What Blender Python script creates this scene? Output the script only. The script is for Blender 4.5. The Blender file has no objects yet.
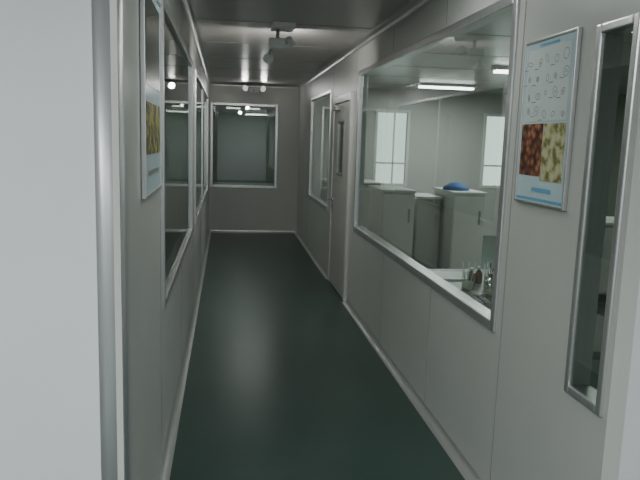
import bpy, bmesh, math
from mathutils import Vector, Matrix
sc=bpy.context.scene
col=sc.collection

# ---------------------------------------------------------------- materials
def newmat(n):
    m=bpy.data.materials.new(n); m.use_nodes=True
    return m, m.node_tree.nodes, m.node_tree.links
def pbr(n,c,rough=.5,metal=0,noise=0,scale=8,spec=.5,bump=0,emit=None,es=0,stretch=None,coat=0):
    m,N,L=newmat(n); b=N['Principled BSDF']
    b.inputs['Roughness'].default_value=rough; b.inputs['Metallic'].default_value=metal
    b.inputs['Specular IOR Level'].default_value=spec
    b.inputs['Coat Weight'].default_value=coat
    tc=N.new('ShaderNodeTexCoord'); mp=N.new('ShaderNodeMapping'); L.new(tc.outputs['Object'],mp.inputs[0])
    if stretch: mp.inputs['Scale'].default_value=stretch
    nz=N.new('ShaderNodeTexNoise'); nz.inputs['Scale'].default_value=scale; nz.inputs['Detail'].default_value=4
    L.new(mp.outputs[0],nz.inputs['Vector'])
    r=N.new('ShaderNodeValToRGB'); r.color_ramp.elements[0].position=.3; r.color_ramp.elements[1].position=.7
    r.color_ramp.elements[0].color=[max(0,x*(1-noise)) for x in c]+[1]
    r.color_ramp.elements[1].color=[min(1,x*(1+noise)) for x in c]+[1]
    L.new(nz.outputs['Fac'],r.inputs[0]); L.new(r.outputs[0],b.inputs['Base Color'])
    if bump:
        bp=N.new('ShaderNodeBump'); bp.inputs['Strength'].default_value=bump; bp.inputs['Distance'].default_value=.01
        L.new(nz.outputs['Fac'],bp.inputs['Height']); L.new(bp.outputs[0],b.inputs['Normal'])
    if emit:
        b.inputs['Emission Color'].default_value=list(emit)+[1]; b.inputs['Emission Strength'].default_value=es
    return m
def glassmat(n,tint=(.8,.87,.82),base=.07,gain=.9):
    m,N,L=newmat(n); N.remove(N['Principled BSDF']); out=N['Material Output']
    lw=N.new('ShaderNodeLayerWeight'); lw.inputs[0].default_value=.5
    p=N.new('ShaderNodeMath'); p.operation='POWER'; p.inputs[1].default_value=5
    a=N.new('ShaderNodeMath'); a.operation='MULTIPLY_ADD'; a.inputs[1].default_value=gain; a.inputs[2].default_value=base; a.use_clamp=True
    L.new(lw.outputs['Facing'],p.inputs[0]); L.new(p.outputs[0],a.inputs[0])
    t=N.new('ShaderNodeBsdfTransparent'); t.inputs[0].default_value=list(tint)+[1]
    g=N.new('ShaderNodeBsdfGlossy'); g.inputs['Roughness'].default_value=.012; g.inputs['Color'].default_value=(.92,.95,.93,1)
    mx=N.new('ShaderNodeMixShader'); L.new(a.outputs[0],mx.inputs[0]); L.new(t.outputs[0],mx.inputs[1]); L.new(g.outputs[0],mx.inputs[2])
    L.new(mx.outputs[0],out.inputs[0]); return m

M_wall=pbr('painted_panel',(.575,.58,.55),.34,noise=.02,scale=3)
M_wallw=pbr('white_panel',(.76,.765,.80),.45,noise=.015,scale=3)
M_ceil=pbr('ceiling_panel',(.53,.50,.48),.28,noise=.03,scale=2)
M_alu=pbr('brushed_aluminium',(.70,.70,.70),.32,.85,noise=.05,scale=40,stretch=(1,1,.05))
M_aluc=pbr('satin_aluminium',(.60,.61,.62),.42,.5,noise=.05,scale=40,stretch=(1,1,.05))
M_alud=pbr('dull_aluminium',(.42,.42,.40),.4,.7,noise=.05,scale=30)
M_seam=pbr('seam_grey',(.34,.34,.32),.5)
M_cove=pbr('aluminium_coving',(.60,.60,.59),.30,.65,noise=.02)
M_frame=pbr('door_frame_white',(.64,.64,.62),.3,.2,noise=.02)
M_glass=glassmat('window_glass',base=.17,gain=.8)
M_glassL=glassmat('grey_window_glass',(.42,.48,.43),.11,.83)
M_door=pbr('door_grey',(.54,.54,.50),.4,noise=.02)
M_white=pbr('white_plastic',(.8,.8,.78),.35)
M_dark=pbr('dark_plastic',(.04,.04,.045),.4)
M_chrome=pbr('chrome',(.8,.8,.8),.12,1)
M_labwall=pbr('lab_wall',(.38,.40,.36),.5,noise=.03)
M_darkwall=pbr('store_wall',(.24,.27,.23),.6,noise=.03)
M_cab=pbr('cabinet_white',(.74,.74,.70),.4,noise=.02)
M_blue=pbr('blue_cover',(.05,.16,.42),.7,noise=.2,scale=12,bump=.4)
M_tube=pbr('fluorescent_tube',(1,1,1),.4,emit=(.93,1,.95),es=9)
M_lens=pbr('lamp_lens',(.75,.77,.76),.12,emit=(1,1,.96),es=.6)

def floormat():
    m,N,L=newmat('green_epoxy'); b=N['Principled BSDF']
    tc=N.new('ShaderNodeTexCoord')
    n1=N.new('ShaderNodeTexNoise'); n1.inputs['Scale'].default_value=1.1; n1.inputs['Detail'].default_value=4
    n2=N.new('ShaderNodeTexNoise'); n2.inputs['Scale'].default_value=14; n2.inputs['Detail'].default_value=3
    L.new(tc.outputs['Object'],n1.inputs['Vector']); L.new(tc.outputs['Object'],n2.inputs['Vector'])
    r=N.new('ShaderNodeValToRGB'); e=r.color_ramp.elements
    e[0].position=.25; e[0].color=(.036,.070,.059,1); e[1].position=.75; e[1].color=(.048,.086,.073,1)
    L.new(n1.outputs['Fac'],r.inputs[0])
    r2=N.new('ShaderNodeValToRGB'); e=r2.color_ramp.elements
    e[0].position=.3; e[0].color=(.95,.95,.95,1); e[1].position=.75; e[1].color=(1.05,1.05,1.05,1)
    L.new(n2.outputs['Fac'],r2.inputs[0])
    mx=N.new('ShaderNodeMix'); mx.data_type='RGBA'; mx.blend_type='MULTIPLY'; mx.inputs[0].default_value=1
    L.new(r.outputs[0],mx.inputs[6]); L.new(r2.outputs[0],mx.inputs[7]); L.new(mx.outputs[2],b.inputs['Base Color'])
    b.inputs['Roughness'].default_value=.3
    return m
M_floor=floormat()

# ---------------------------------------------------------------- mesh helpers
def mesh_obj(name,bm,mat,parent=None,smooth=False):
    me=bpy.data.meshes.new(name); bm.normal_update(); bm.to_mesh(me); bm.free()
    o=bpy.data.objects.new(name,me); col.objects.link(o)
    if mat: me.materials.append(mat)
    if smooth:
        for p in me.polygons: p.use_smooth=True
    if parent: o.parent=parent
    return o
def addbox(bm,lo,hi):
    c=[(a+b)/2 for a,b in zip(lo,hi)]; s=[b-a for a,b in zip(lo,hi)]
    bmesh.ops.create_cube(bm,size=1,matrix=Matrix.Translation(c)@Matrix.Diagonal(s+[1]))
def boxes(name,lst,mat,parent=None,bevel=0):
    bm=bmesh.new()
    for lo,hi in lst: addbox(bm,lo,hi)
    if bevel: bmesh.ops.bevel(bm,geom=bm.edges[:],offset=bevel,segments=2,affect='EDGES',profile=.6)
    return mesh_obj(name,bm,mat,parent)
def addcyl(bm,p0,p1,r0,r1=None,seg=24):
    p0=Vector(p0);p1=Vector(p1); d=p1-p0; r1=r0 if r1 is None else r1
    q=Vector((0,0,1)).rotation_difference(d).to_matrix().to_4x4()
    bmesh.ops.create_cone(bm,cap_ends=True,segments=seg,radius1=r0,radius2=r1,depth=d.length,matrix=Matrix.Translation((p0+p1)/2)@q)
def cyl(name,p0,p1,r0,mat,parent=None,r1=None,seg=24):
    bm=bmesh.new(); addcyl(bm,p0,p1,r0,r1,seg); o=mesh_obj(name,bm,mat,parent)
    for p in o.data.polygons: p.use_smooth=len(p.vertices)==4
    return o
def prism(name,prof,y0,y1,mat,axis='Y',parent=None):
    bm=bmesh.new()
    def P(a,z,t): return (a,t,z) if axis=='Y' else ((t,a,z) if axis=='X' else (a,z,t))
    A=[bm.verts.new(P(a,z,y0)) for a,z in prof]; B=[bm.verts.new(P(a,z,y1)) for a,z in prof]
    bm.faces.new(A); bm.faces.new(B[::-1])
    n=len(prof)
    for i in range(n): bm.faces.new([A[i],B[i],B[(i+1)%n],A[(i+1)%n]][::-1])
    bmesh.ops.recalc_face_normals(bm,faces=bm.faces[:])
    return mesh_obj(name,bm,mat,parent)
def lathe(bm,prof,c,seg=24):
    rings=[]
    for r,z in prof:
        rings.append([bm.verts.new((c[0]+r*math.cos(2*math.pi*i/seg),c[1]+r*math.sin(2*math.pi*i/seg),c[2]+z)) for i in range(seg)])
    for a,b in zip(rings,rings[1:]):
        for i in range(seg): bm.faces.new([a[i],a[(i+1)%seg],b[(i+1)%seg],b[i]])
def empty(name,loc=(0,0,0)):
    e=bpy.data.objects.new(name,None); e.empty_display_size=.1; col.objects.link(e); e.location=loc; 
    return e
def wall_y(name,x0,x1,y0,y1,z0,z1,holes,mat):
    L=[];y=y0
    for a,b,c,d in sorted(holes):
        if a>y: L.append(((x0,y,z0),(x1,a,z1)))
        if c>z0: L.append(((x0,a,z0),(x1,b,c)))
        if d<z1: L.append(((x0,a,d),(x1,b,z1)))
        y=b
    if y<y1: L.append(((x0,y,z0),(x1,y1,z1)))
    return boxes(name,L,mat)
def wall_x(name,y0,y1,x0,x1,z0,z1,holes,mat):
    L=[];x=x0
    for a,b,c,d in sorted(holes):
        if a>x: L.append(((x,y0,z0),(a,y1,z1)))
        if c>z0: L.append(((a,y0,z0),(b,y1,c)))
        if d<z1: L.append(((a,y0,d),(b,y1,z1)))
        x=b
    if x<x1: L.append(((x,y0,z0),(x1,y1,z1)))
    return boxes(name,L,mat)
def frame_boxes(plane,c0,c1,a0,a1,z0,z1,w):
    R=[(a0,a0+w,z0,z1),(a1-w,a1,z0,z1),(a0+w,a1-w,z0,z0+w),(a0+w,a1-w,z1-w,z1)]
    out=[]
    for p,q,r,s in R:
        out.append(((c0,p,r),(c1,q,s)) if plane=='X' else ((p,c0,r),(q,c1,s)))
    return out
wn=[0]
def window(plane,c0,c1,a0,a1,z0,z1,w=.04,glass=None,mull=(),fm=None,bars=(),g=None):
    wn[0]+=1; e=empty('window_%d'%wn[0])
    fb=frame_boxes(plane,c0,c1,a0,a1,z0,z1,w)
    boxes('frame',fb,fm or M_alu,e,bevel=.006)
    if g is None: g=(c0+c1)/2
    for m in mull:
        lo,hi=((g-.012,m-.012,z0+w),(g+.012,m+.012,z1-w)) if plane=='X' else ((m-.012,g-.012,z0+w),(m+.012,g+.012,z1-w))
        boxes('mullion',[(lo,hi)],fm or M_alu,e,.003)
    for b in bars:
        lo,hi=((g-.012,a0+w,b-.015),(g+.012,a1-w,b+.015)) if plane=='X' else ((a0+w,g-.012,b-.015),(a1-w,g+.012,b+.015))
        boxes('rail',[(lo,hi)],fm or M_alu,e,.003)
    bm=bmesh.new(); i=w*.5
    vs=[(g,a0+i,z0+i),(g,a1-i,z0+i),(g,a1-i,z1-i),(g,a0+i,z1-i)] if plane=='X' else [(a0+i,g,z0+i),(a1-i,g,z0+i),(a1-i,g,z1-i),(a0+i,g,z1-i)]
    bm.faces.new([bm.verts.new(v) for v in vs]); mesh_obj('glass',bm,glass or M_glass,e)
    return e

# ---------------------------------------------------------------- shell
XL,XR,YB,ZC=-.30,1.20,11.06,2.50
T=.06
boxes('floor',[((-4,-3,-.06),(6.5,13.6,0))],M_floor)
boxes('ceiling',[((-4,-3,ZC),(6.5,13.6,ZC+.06))],M_ceil)
wall_y('wall_left',XL-T,XL,1.9,YB,0,ZC,[(3.10,5.72,.77,2.22),(6.25,10.4,.77,2.22)],M_wall)
wall_y('wall_right',XR,XR+T,1.8,YB,0,ZC,[(1.825,2.055,.75,2.0),(2.68,6.02,.77,2.24),(6.32,7.30,0,2.04),(7.65,9.5,.77,2.2)],M_wall)
wall_x('wall_back',YB,YB+T,-4,6.5,0,ZC,[(-.28,.84,.77,2.17),(2.5,3.12,.85,2.16),(4.45,5.05,.85,2.16)],M_wall)
wall_x('wall_entry_left',1.9,1.9+T,-4,XL-T,0,ZC,[],M_wallw)
wall_x('wall_entry_right',1.8,1.8+T,XR+T,6.5,0,ZC,[],M_wallw)
boxes('wall_front',[((-4,-3.06,0),(6.5,-3,ZC))],M_wallw)
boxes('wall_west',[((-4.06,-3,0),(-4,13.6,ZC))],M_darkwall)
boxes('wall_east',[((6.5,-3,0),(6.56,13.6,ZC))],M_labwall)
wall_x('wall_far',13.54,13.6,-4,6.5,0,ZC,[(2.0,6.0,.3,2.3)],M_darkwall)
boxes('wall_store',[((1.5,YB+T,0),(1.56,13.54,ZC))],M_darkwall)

r=.055; prof=[(XL-.065,1.9+.001),(XL-.065,1.9-.008)]
cx,cy=XL+.008-r,1.9-.008+r
for i in range(13):
    a=-math.pi/2+math.pi/2*i/12; prof.append((cx+r*math.cos(a),cy+r*math.sin(a)))
prof+=[(XL+.008,2.0),(XL+.001,2.0),(XL-.02,1.93)]
o=prism('trim_1',prof,0,ZC-.002,M_aluc,'Z')
for p in o.data.polygons: p.use_smooth=abs(p.normal.z)<.5 and p.area<.05
def cove(name,x,sgn,z,sz,y0,y1,R,mat,axis='Y'):
    pr=[(x,z)]
    for i in range(9):
        a=math.pi/2*i/8
        pr.append((x+sgn*(R-R*math.sin(a)), z+sz*(R-R*math.cos(a))))
    return prism(name,pr,y0,y1,mat,axis)
e=.001
cove('baseboard_left',XL+e,1,e,1,2.0,YB-e,.045,M_cove)
cove('baseboard_right',XR-e,-1,e,1,1.8,6.27,.045,M_cove)
cove('baseboard_right_far',XR-e,-1,e,1,7.35,YB-e,.045,M_cove)
cove('baseboard_back',YB-e,-1,e,1,XL+.05,XR-.05,.045,M_cove,'X')
cove('trim_2',XL+e,1,ZC-e,-1,1.96,YB-e,.055,M_cove)
cove('trim_3',XR-e,-1,ZC-e,-1,1.8,YB-e,.055,M_cove)
cove('trim_4',YB-e,-1,ZC-e,-1,XL+.05,XR-.05,.055,M_cove,'X')
S=[]
for y in (2.62,3.62,4.8,6.15,7.5,9.6,10.3):
    for a,b in (((.05,.76),(2.26,ZC-.06)) if 2.68<y<6.02 or 7.65<y<9.5 else ((.05,ZC-.06),)):
        S.append(((XR-.0015,y-.003,a),(XR+.002,y+.003,b)))
S2=[]
for y in (3.02,4.4,6.0,7.6,9.0,10.6):
    for a,b in (((.05,.76),(2.24,ZC-.06)) if 3.1<y<5.72 or 6.25<y<10.4 else ((.05,ZC-.06),)):
        S2.append(((XL-.002,y-.003,a),(XL+.0015,y+.003,b)))
boxes('trim_5',S,M_seam); boxes('trim_6',S2,M_seam)
boxes('trim_7',[((XL+.06,y-.005,ZC-.002),(XR-.06,y+.005,ZC+.001)) for y in (2.9,4.1,5.3,6.5,7.7,8.9,10.1)],M_seam)
boxes('trim_8',[((1.5,y-.005,ZC-.002),(6.4,y+.005,ZC+.001)) for y in (2.9,4.1,5.3,6.5,7.7,8.9,10.1)],M_seam)

gR=XR+.008; gL=XL-.008
window('X',XR-.012,XR+T+.012,2.68,6.02,.77,2.24,.045,g=gR)
window('X',XR-.012,XR+T+.012,1.825,2.055,.75,2.0,.03,glass=M_glassL,g=gR-.01)
window('X',XR-.012,XR+T+.012,7.65,9.5,.77,2.2,.045,g=gR)
window('X',XL-T-.012,XL+.012,3.10,5.72,.77,2.22,.045,glass=M_glassL,g=gL)
window('X',XL-T-.012,XL+.012,6.25,10.4,.77,2.22,.045,glass=M_glassL,mull=(8.3,),g=gL)
window('Y',YB-.012,YB+T+.012,-.28,.84,.77,2.17,.045,glass=M_glassL,g=YB+.008)
window('Y',YB-.012,YB+T+.012,2.5,3.12,.85,2.16,.05,mull=(2.85,),bars=(1.25,),fm=M_white)
window('Y',YB-.012,YB+T+.012,4.45,5.05,.85,2.16,.05,bars=(1.25,),fm=M_white)

d=empty('door_1')
boxes('frame',[((XR-.03,6.27,0),(XR+T+.01,6.35,2.08)),((XR-.03,7.27,0),(XR+T+.01,7.35,2.08)),((XR-.03,6.35,2.0),(XR+T+.01,7.27,2.08))],M_frame,d,.006)
L=[((XR-.02,6.36,.01),(XR+.03,6.62,1.99)),((XR-.02,7.0,.01),(XR+.03,7.26,1.99)),((XR-.02,6.62,.01),(XR+.03,7.0,1.25)),((XR-.02,6.62,1.8),(XR+.03,7.0,1.99))]
boxes('leaf',L,M_door,d)
boxes('vision_frame',frame_boxes('X',XR-.026,XR+.035,6.61,7.01,1.24,1.81,.02),M_alud,d,.003)
bm=bmesh.new(); bm.faces.new([bm.verts.new(v) for v in ((XR-.01,6.62,1.25),(XR-.01,7.0,1.25),(XR-.01,7.0,1.8),(XR-.01,6.62,1.8))]); mesh_obj('vision_glass',bm,M_glassL,d)
XD=XR-.02
cyl('handle_rose',(XD,7.18,.95),(XD-.012,7.18,.95),.028,M_chrome,d)
cyl('handle_stem',(XD-.012,7.18,.95),(XD-.055,7.18,.95),.009,M_chrome,d)
cyl('handle_lever',(XD-.05,7.185,.95),(XD-.05,7.06,.95),.009,M_chrome,d)
boxes('lock_plate',[((XD-.004,7.16,.8),(XD+.001,7.2,1.02))],M_alud,d,.0015)
boxes('closer',[((XD-.05,6.9,1.92),(XD-.001,7.12,1.97))],M_alud,d,.006)

# ---------------------------------------------------------------- wall charts
def picmat(n,c1,c2,c3,scale,kind='v'):
    m,N,L=newmat(n); b=N['Principled BSDF']; b.inputs['Roughness'].default_value=.25
    tc=N.new('ShaderNodeTexCoord')
    t=N.new('ShaderNodeTexVoronoi' if kind=='v' else 'ShaderNodeTexNoise'); t.inputs['Scale'].default_value=scale
    L.new(tc.outputs['Object'],t.inputs['Vector'])
    r=N.new('ShaderNodeValToRGB'); e=r.color_ramp.elements
    a=(.15,.45,.7) if kind=='v' else (.38,.5,.6)
    e[0].position=a[0]; e[0].color=c1+(1,); e[1].position=a[2]; e[1].color=c3+(1,)
    k=e.new(a[1]); k.color=c2+(1,)
    L.new(t.outputs[0],r.inputs[0]); L.new(r.outputs[0],b.inputs['Base Color']); return m
M_board=pbr('chart_board',(.56,.69,.73),.25,noise=.05,scale=6)
M_paper=pbr('chart_paper',(.66,.72,.70),.3,noise=.03)
M_line=pbr('chart_ink',(.16,.20,.20),.5)
M_red=picmat('cell_photo_red',(.50,.20,.10),(.20,.07,.04),(.07,.03,.02),30)
M_yel=picmat('cell_photo_yellow',(.22,.20,.08),(.50,.47,.24),(.60,.58,.38),26,'n')
M_cap=pbr('chart_caption',(.16,.42,.62),.35)
M_grn=picmat('cell_photo_green',(.08,.09,.03),(.26,.22,.05),(.48,.42,.14),26,'n')
M_blk=picmat('cell_photo_dark',(.10,.10,.09),(.04,.05,.04),(.15,.16,.13),20,'n')

def rrect(x,ya,yb,za,zb,t): 
    return ((min(x,x+t),ya,za),(max(x,x+t),yb,zb))
c=empty('cell_chart_poster')
Y0,Y1,Z0,Z1=2.165,2.555,1.385,2.005
boxes('board',[rrect(XR-.001,Y0,Y1,Z0,Z1,-.012)],M_board,c,.002)
boxes('frame',frame_boxes('X',XR-.018,XR-.001,Y0-.006,Y1+.006,Z0-.006,Z1+.006,.010),M_alu,c,.002)
xs=XR-.0135
boxes('drawing_sheet',[rrect(xs,Y0+.03,Y1-.03,1.70,1.975,-.001)],M_paper,c)
bm=bmesh.new()
import random
random.seed(4)
def ring(y,z,ry,rz,th=.0022,seg=16,rot=0):
    for i in range(seg):
        a0=2*math.pi*i/seg; a1=2*math.pi*(i+1)/seg
        q=[]
        for a,k in ((a0,0),(a1,0),(a1,1),(a0,1)):
            u=(ry+k*th)*math.cos(a); v=(rz+k*th)*math.sin(a)
            q.append(bm.verts.new((xs-.0016,y+u*math.cos(rot)-v*math.sin(rot),z+u*math.sin(rot)+v*math.cos(rot))))
        bm.faces.new(q)
for i in range(5):
    for j in range(4):
        y=Y0+.06+i*.068+random.uniform(-.01,.01); z=1.73+j*.066+random.uniform(-.01,.01)
        ring(y,z,random.uniform(.006,.02),random.uniform(.006,.02),rot=random.uniform(0,3))
        if random.random()<.6: ring(y,z,.003,.003)
        if random.random()<.5: addbox(bm,(xs-.002,y+.015,z-.022),(xs-.0012,y+.045,z-.0195))
mesh_obj('cell_drawings',bm,M_line,c)
boxes('photo_red',[rrect(xs,Y0+.195,Y1-.02,1.49,1.69,-.0015)],M_red,c)
boxes('photo_yellow',[rrect(xs,Y0+.025,Y0+.19,1.475,1.69,-.0015)],M_yel,c)
boxes('caption_band',[rrect(xs,Y0+.01,Y1-.01,1.395,1.405,-.0015),rrect(xs,Y0+.10,Y0+.25,1.43,1.445,-.0015),rrect(xs,Y0+.12,Y0+.27,1.982,1.990,-.0015)],M_cap,c)
c2=empty('microscope_photo_poster')
Y0,Y1,Z0,Z1=2.37,2.93,1.38,2.14
boxes('board',[rrect(XL+.001,Y0,Y1,Z0,Z1,.012)],M_board,c2,.002)
boxes('frame',frame_boxes('X',XL+.001,XL+.018,Y0-.006,Y1+.006,Z0-.006,Z1+.006,.012),M_alu,c2,.002)
xs=XL+.0135
boxes('photo_dark',[rrect(xs,Y0+.05,Y1-.05,1.78,2.10,.0015)],M_blk,c2)
boxes('photo_green',[rrect(xs,Y0+.05,Y1-.05,1.53,1.72,.0015)],M_grn,c2)
boxes('caption_band',[rrect(xs,Y0+.1,Y1-.1,1.45,1.47,.0015)],M_alud,c2)

# ---------------------------------------------------------------- emergency lights
def dome(name,cx,cy,cz,r,dirv,parent,m1,m2,watt=0):
    dv=Vector(dirv).normalized(); p=Vector((cx,cy,cz))
    bm=bmesh.new(); lathe(bm,[(.0001,-.055),(.018,-.052),(.03,-.04),(r*.8,-.02),(r,0),(r,.012),(r*.93,.014)],(0,0,0))
    q=Vector((0,0,1)).rotation_difference(dv).to_matrix().to_4x4()
    bm.transform(Matrix.Translation(p)@q); mesh_obj(name+'_shell',bm,m1,parent,True)
    bm=bmesh.new(); lathe(bm,[(r*.93,.008),(r*.7,.018),(r*.35,.024),(.0001,.026)],(0,0,0))
    bm.transform(Matrix.Translation(p)@q); mesh_obj(name+'_lens',bm,m2,parent,True)
    if watt:
        ld=bpy.data.lights.new(name+'_light','AREA'); ld.shape='DISK'; ld.size=r*1.9; ld.energy=watt; ld.color=(1,1,.96)
        lo=bpy.data.objects.new(name+'_light',ld); col.objects.link(lo); lo.parent=parent
        lo.matrix_world=Matrix.Translation(p+dv*.035)@Vector((0,0,-1)).rotation_difference(dv).to_matrix().to_4x4()
b=empty('emergency_light')
bx,bz=.43,2.38
boxes('battery_box',[((bx-.09,YB-.075,bz-.03),(bx+.09,YB-.001,bz+.045))],M_white,b,.008)
for i,s in enumerate((-1,1)):
    cyl('neck_%d'%i,(bx+s*.085,YB-.05,bz+.02),(bx+s*.13,YB-.07,bz+.03),.012,M_dark,b)
    dome('head_%d'%i,bx+s*.14,YB-.10,bz+.03,.052,(s*.5,-1,-.35),b,M_white,M_lens,1.2)
cyl('test_button',(bx,YB-.075,bz),(bx,YB-.082,bz),.01,M_dark,b)
b=empty('emergency_light')
hx,hy=.40,5.35
boxes('ceiling_plate',[((hx-.06,hy-.14,ZC-.035),(hx+.12,hy+.14,ZC-.001))],M_white,b,.008)
cyl('stem',(hx-.01,hy,ZC-.03),(hx-.01,hy,ZC-.13),.014,M_alud,b)
boxes('battery_box',[((hx-.08,hy-.05,ZC-.19),(hx+.05,hy+.05,ZC-.11))],M_white,b,.012)
cyl('neck_0',(hx-.06,hy,ZC-.18),(hx-.075,hy+.03,ZC-.25),.011,M_alud,b)
cyl('neck_1',(hx+.045,hy,ZC-.15),(hx+.08,hy+.03,ZC-.13),.011,M_alud,b)
dome('head_0',hx-.08,hy+.06,ZC-.26,.042,(-.25,1,-.45),b,M_white,M_lens,5)  # light output of this ceiling head is added to brighten the far end
dome('head_1',hx+.09,hy+.06,ZC-.125,.042,(.25,1,-.45),b,M_white,M_lens,5)  # second head, lit by the same added far-end light

# ---------------------------------------------------------------- fluorescent fixtures
def fluoro(x,y,z,L,power,along='X',size=.14):
    f=empty('fluorescent_lamp')
    if along=='X': lo,hi=(x-L/2,y-size/2,z-.04),(x+L/2,y+size/2,z-.001)
    else: lo,hi=(x-size/2,y-L/2,z-.04),(x+size/2,y+L/2,z-.001)
    boxes('housing',[(lo,hi)],M_white,f,.006)
    for s in (-1,1):
        o=s*size*.28
        if along=='X': cyl('tube',(x-L/2+.03,y+o,z-.058),(x+L/2-.03,y+o,z-.058),.014,M_tube,f,seg=12)
        else: cyl('tube',(x+o,y-L/2+.03,z-.058),(x+o,y+L/2-.03,z-.058),.014,M_tube,f,seg=12)
    ld=bpy.data.lights.new('lamp_light','AREA'); ld.shape='RECTANGLE'; ld.size=L if along=='X' else size; ld.size_y=size if along=='X' else L
    ld.energy=power; ld.color=(.95,1,.99)
    lo=bpy.data.objects.new('lamp_light',ld); col.objects.link(lo); lo.location=(x,y,z-.08); lo.parent=f
fluoro(3.27,9.7,ZC,.9,38)
fluoro(3.6,7.3,ZC,1.2,42)
fluoro(3.4,4.4,ZC,1.2,20)
fluoro(-.9,-.2,ZC,1.2,78)
fluoro(1.2,-1.2,ZC,1.2,66)
fluoro(.45,3.0,ZC,1.0,6,'X',.3)  # unseen lamp above the view, added to brighten the corridor
fluoro(.3,12.6,ZC,1.0,6)  # lamp added out of sight to lift the room behind the back window
fluoro(-2,5,ZC,1.2,16)  # unseen left-room lamp, added for more ambient light
fluoro(-2,9,ZC,1.2,22)  # another added left-room lamp, out of view, raising the ambient level

# ---------------------------------------------------------------- laboratory contents
def cabinet(x0,x1,y0,y1,z1,doors,mat=M_cab,topm=None):
    c=empty('lab_cabinet')
    boxes('plinth',[((x0+.02,y0+.04,0),(x1-.02,y1-.02,.08))],M_dark,c)
    boxes('carcass',[((x0,y0+.02,.08),(x1,y1,z1-.03))],mat,c,.004)
    boxes('worktop',[((x0-.01,y0-.01,z1-.03),(x1+.01,y1+.01,z1))],topm or M_cab,c,.005)
    w=(x1-x0)/doors
    for i in range(doors):
        boxes('door_leaf',[((x0+i*w+.006,y0,.10),(x0+(i+1)*w-.006,y0+.02,z1-.05))],mat,c,.004)
        boxes('pull',[((x0+(i+.8)*w,y0-.02,z1-.35),(x0+(i+.8)*w+.015,y0+.001,z1-.2))],M_alud,c,.003)
    return c
cabinet(1.66,2.02,6.8,7.5,1.10,1)
cabinet(2.10,2.38,7.0,7.5,1.02,1,M_labwall)
cabinet(2.42,2.78,6.7,7.4,1.10,1)
cabinet(3.1,4.6,6.2,6.8,.85,3)
cabinet(1.5,2.3,9.6,10.4,1.0,2,M_labwall)
bm=bmesh.new(); lathe(bm,[(.15,0),(.145,.03),(.11,.05),(.07,.075),(.04,.085),(.0001,.09)],(2.55,7.02,1.101),20)
mesh_obj('blue_dust_cover',bm,M_blue,None,True)
b=empty('lab_bench')
boxes('worktop',[((1.30,2.5,.70),(1.95,4.3,.74))],pbr('bench_top',(.30,.32,.30),.3,noise=.1),b,.006)
for i,(xx,yy) in enumerate(((1.34,2.54),(1.89,2.54),(1.34,4.24),(1.89,4.24),(1.34,3.4),(1.89,3.4))):
    boxes('leg_%d'%i,[((xx-.02,yy-.02,0),(xx+.02,yy+.02,.70))],M_alud,b,.003)
boxes('shelf',[((1.34,2.54,.25),(1.89,4.24,.27))],M_cab,b)
ZB=.7405
M_cg=glassmat('clear_glassware',(.85,.9,.88),.15,.8)
def bottle(x,y,s,mat,capm):
    e=empty('reagent_bottle'); bm=bmesh.new()
    lathe(bm,[(.0001,0),(.03*s,0),(.033*s,.008*s),(.033*s,.085*s),(.028*s,.1*s),(.014*s,.115*s),(.013*s,.13*s)],(x,y,ZB)); mesh_obj('body',bm,mat,e,True)
    cyl('cap',(x,y,ZB+.125*s),(x,y,ZB+.152*s),.016*s,capm,e)
M_brown=pbr('amber_glass',(.14,.06,.02),.1); 
bottle(1.50,3.76,.75,M_brown,M_white); bottle(1.62,3.70,.8,M_white,M_dark); bottle(1.66,3.58,.8,M_brown,M_dark); bottle(1.58,3.84,.7,M_brown,M_white)
M_liq=pbr('pale_liquid',(.6,.62,.5),.1)
def beaker(x,y,s):
    e=empty('beaker'); bm=bmesh.new()
    lathe(bm,[(.0001,0),(.035*s,0),(.037*s,.01),(.037*s,.095*s),(.041*s,.1*s)],(x,y,ZB)); mesh_obj('wall',bm,M_cg,e,True)
    bm=bmesh.new(); lathe(bm,[(.0001,.004),(.034*s,.004),(.034*s,.05*s),(.0001,.05*s)],(x,y,ZB)); mesh_obj('liquid',bm,M_liq,e,True)
    for i in range(3): cyl('rod_%d'%i,(x+.01*i-.01,y,ZB+.01),(x+.03*i-.03,y+.03-.03*i,ZB+.17*s),.003,M_white,e,seg=8)
beaker(1.44,3.66,1.0); beaker(1.52,3.48,.9); beaker(1.40,3.1,.8)
e=empty('tool_mug'); bm=bmesh.new(); lathe(bm,[(.0001,0),(.04,0),(.043,.01),(.043,.1),(.039,.1),(.039,.012),(.0001,.01)],(1.56,3.60,ZB)); mesh_obj('cup',bm,M_chrome,e,True)
for i in range(5): cyl('tool_%d'%i,(1.56+.01*(i-2),3.60,ZB+.015),(1.56+.028*(i-2),3.60+.02*((i%3)-1),ZB+.17+.01*(i%2)),.004,(M_white,M_alud,M_brown)[i%3],e,seg=8)
e=empty('instrument_tray')
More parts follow.
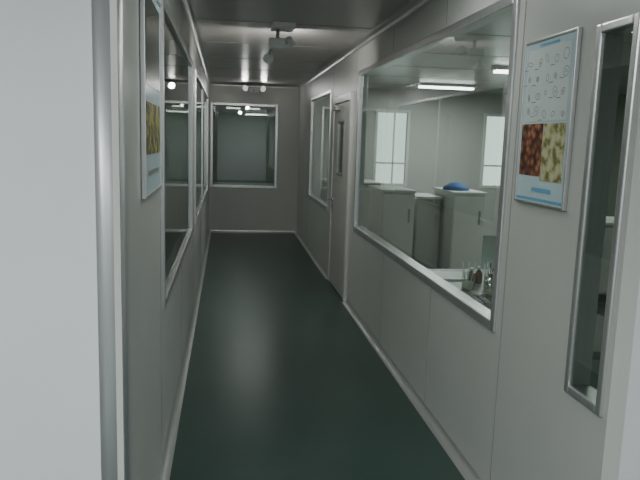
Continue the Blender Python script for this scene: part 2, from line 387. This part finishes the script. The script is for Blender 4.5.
def tray(x0,x1,y0,y1,h,mat,e):
    boxes('tray',[((x0,y0,ZB),(x1,y1,ZB+.007)),((x0,y0,ZB+.007),(x0+.006,y1,ZB+h)),((x1-.006,y0,ZB+.007),(x1,y1,ZB+h)),((x0+.006,y0,ZB+.007),(x1-.006,y0+.006,ZB+h)),((x0+.006,y1-.006,ZB+.007),(x1-.006,y1,ZB+h))],mat,e)
tray(1.36,1.48,3.22,3.42,.03,M_chrome,e)
for i in range(4): cyl('tool_%d'%i,(1.378+.027*i,3.24,ZB+.013),(1.382+.027*i,3.39,ZB+.015),.005,M_alud,e,seg=8)
boxes('paper_stack',[((1.60,3.1,ZB),(1.82,3.4,ZB+.015))],M_white,None,.002)
boxes('paper_stack',[((1.36,3.9,ZB),(1.57,4.15,ZB+.012))],M_white,None,.002)
b=empty('storage_desk')
boxes('top',[((-.6,11.9,.72),(1.3,12.5,.76))],M_labwall,b,.004)
for i,(xx,yy) in enumerate(((-.55,11.95),(1.25,11.95),(-.55,12.45),(1.25,12.45))): boxes('leg_%d'%i,[((xx-.02,yy-.02,0),(xx+.02,yy+.02,.72))],M_alud,b)

# ---------------------------------------------------------------- world (daylight outside)
w=bpy.data.worlds.new('World'); sc.world=w; w.use_nodes=True
bg=w.node_tree.nodes['Background']; bg.inputs[0].default_value=(.82,.90,.90,1); bg.inputs[1].default_value=2.4

# ---------------------------------------------------------------- camera
t,p,rr=map(math.radians,(8.3,8.7,1.8))
R=Vector((math.cos(t),-math.sin(t),0)); F=Vector((math.sin(t)*math.cos(p),math.cos(t)*math.cos(p),-math.sin(p))); U=R.cross(F)
R2=R*math.cos(rr)+U*math.sin(rr); U2=-R*math.sin(rr)+U*math.cos(rr)
cd=bpy.data.cameras.new('camera'); cam=bpy.data.objects.new('camera',cd); col.objects.link(cam)
m=Matrix((R2,U2,-F)).transposed().to_4x4(); m.translation=(0,0,1.6); cam.matrix_world=m
cd.sensor_width=36; cd.lens=650/640*36; cd.clip_start=.02
sc.camera=cam
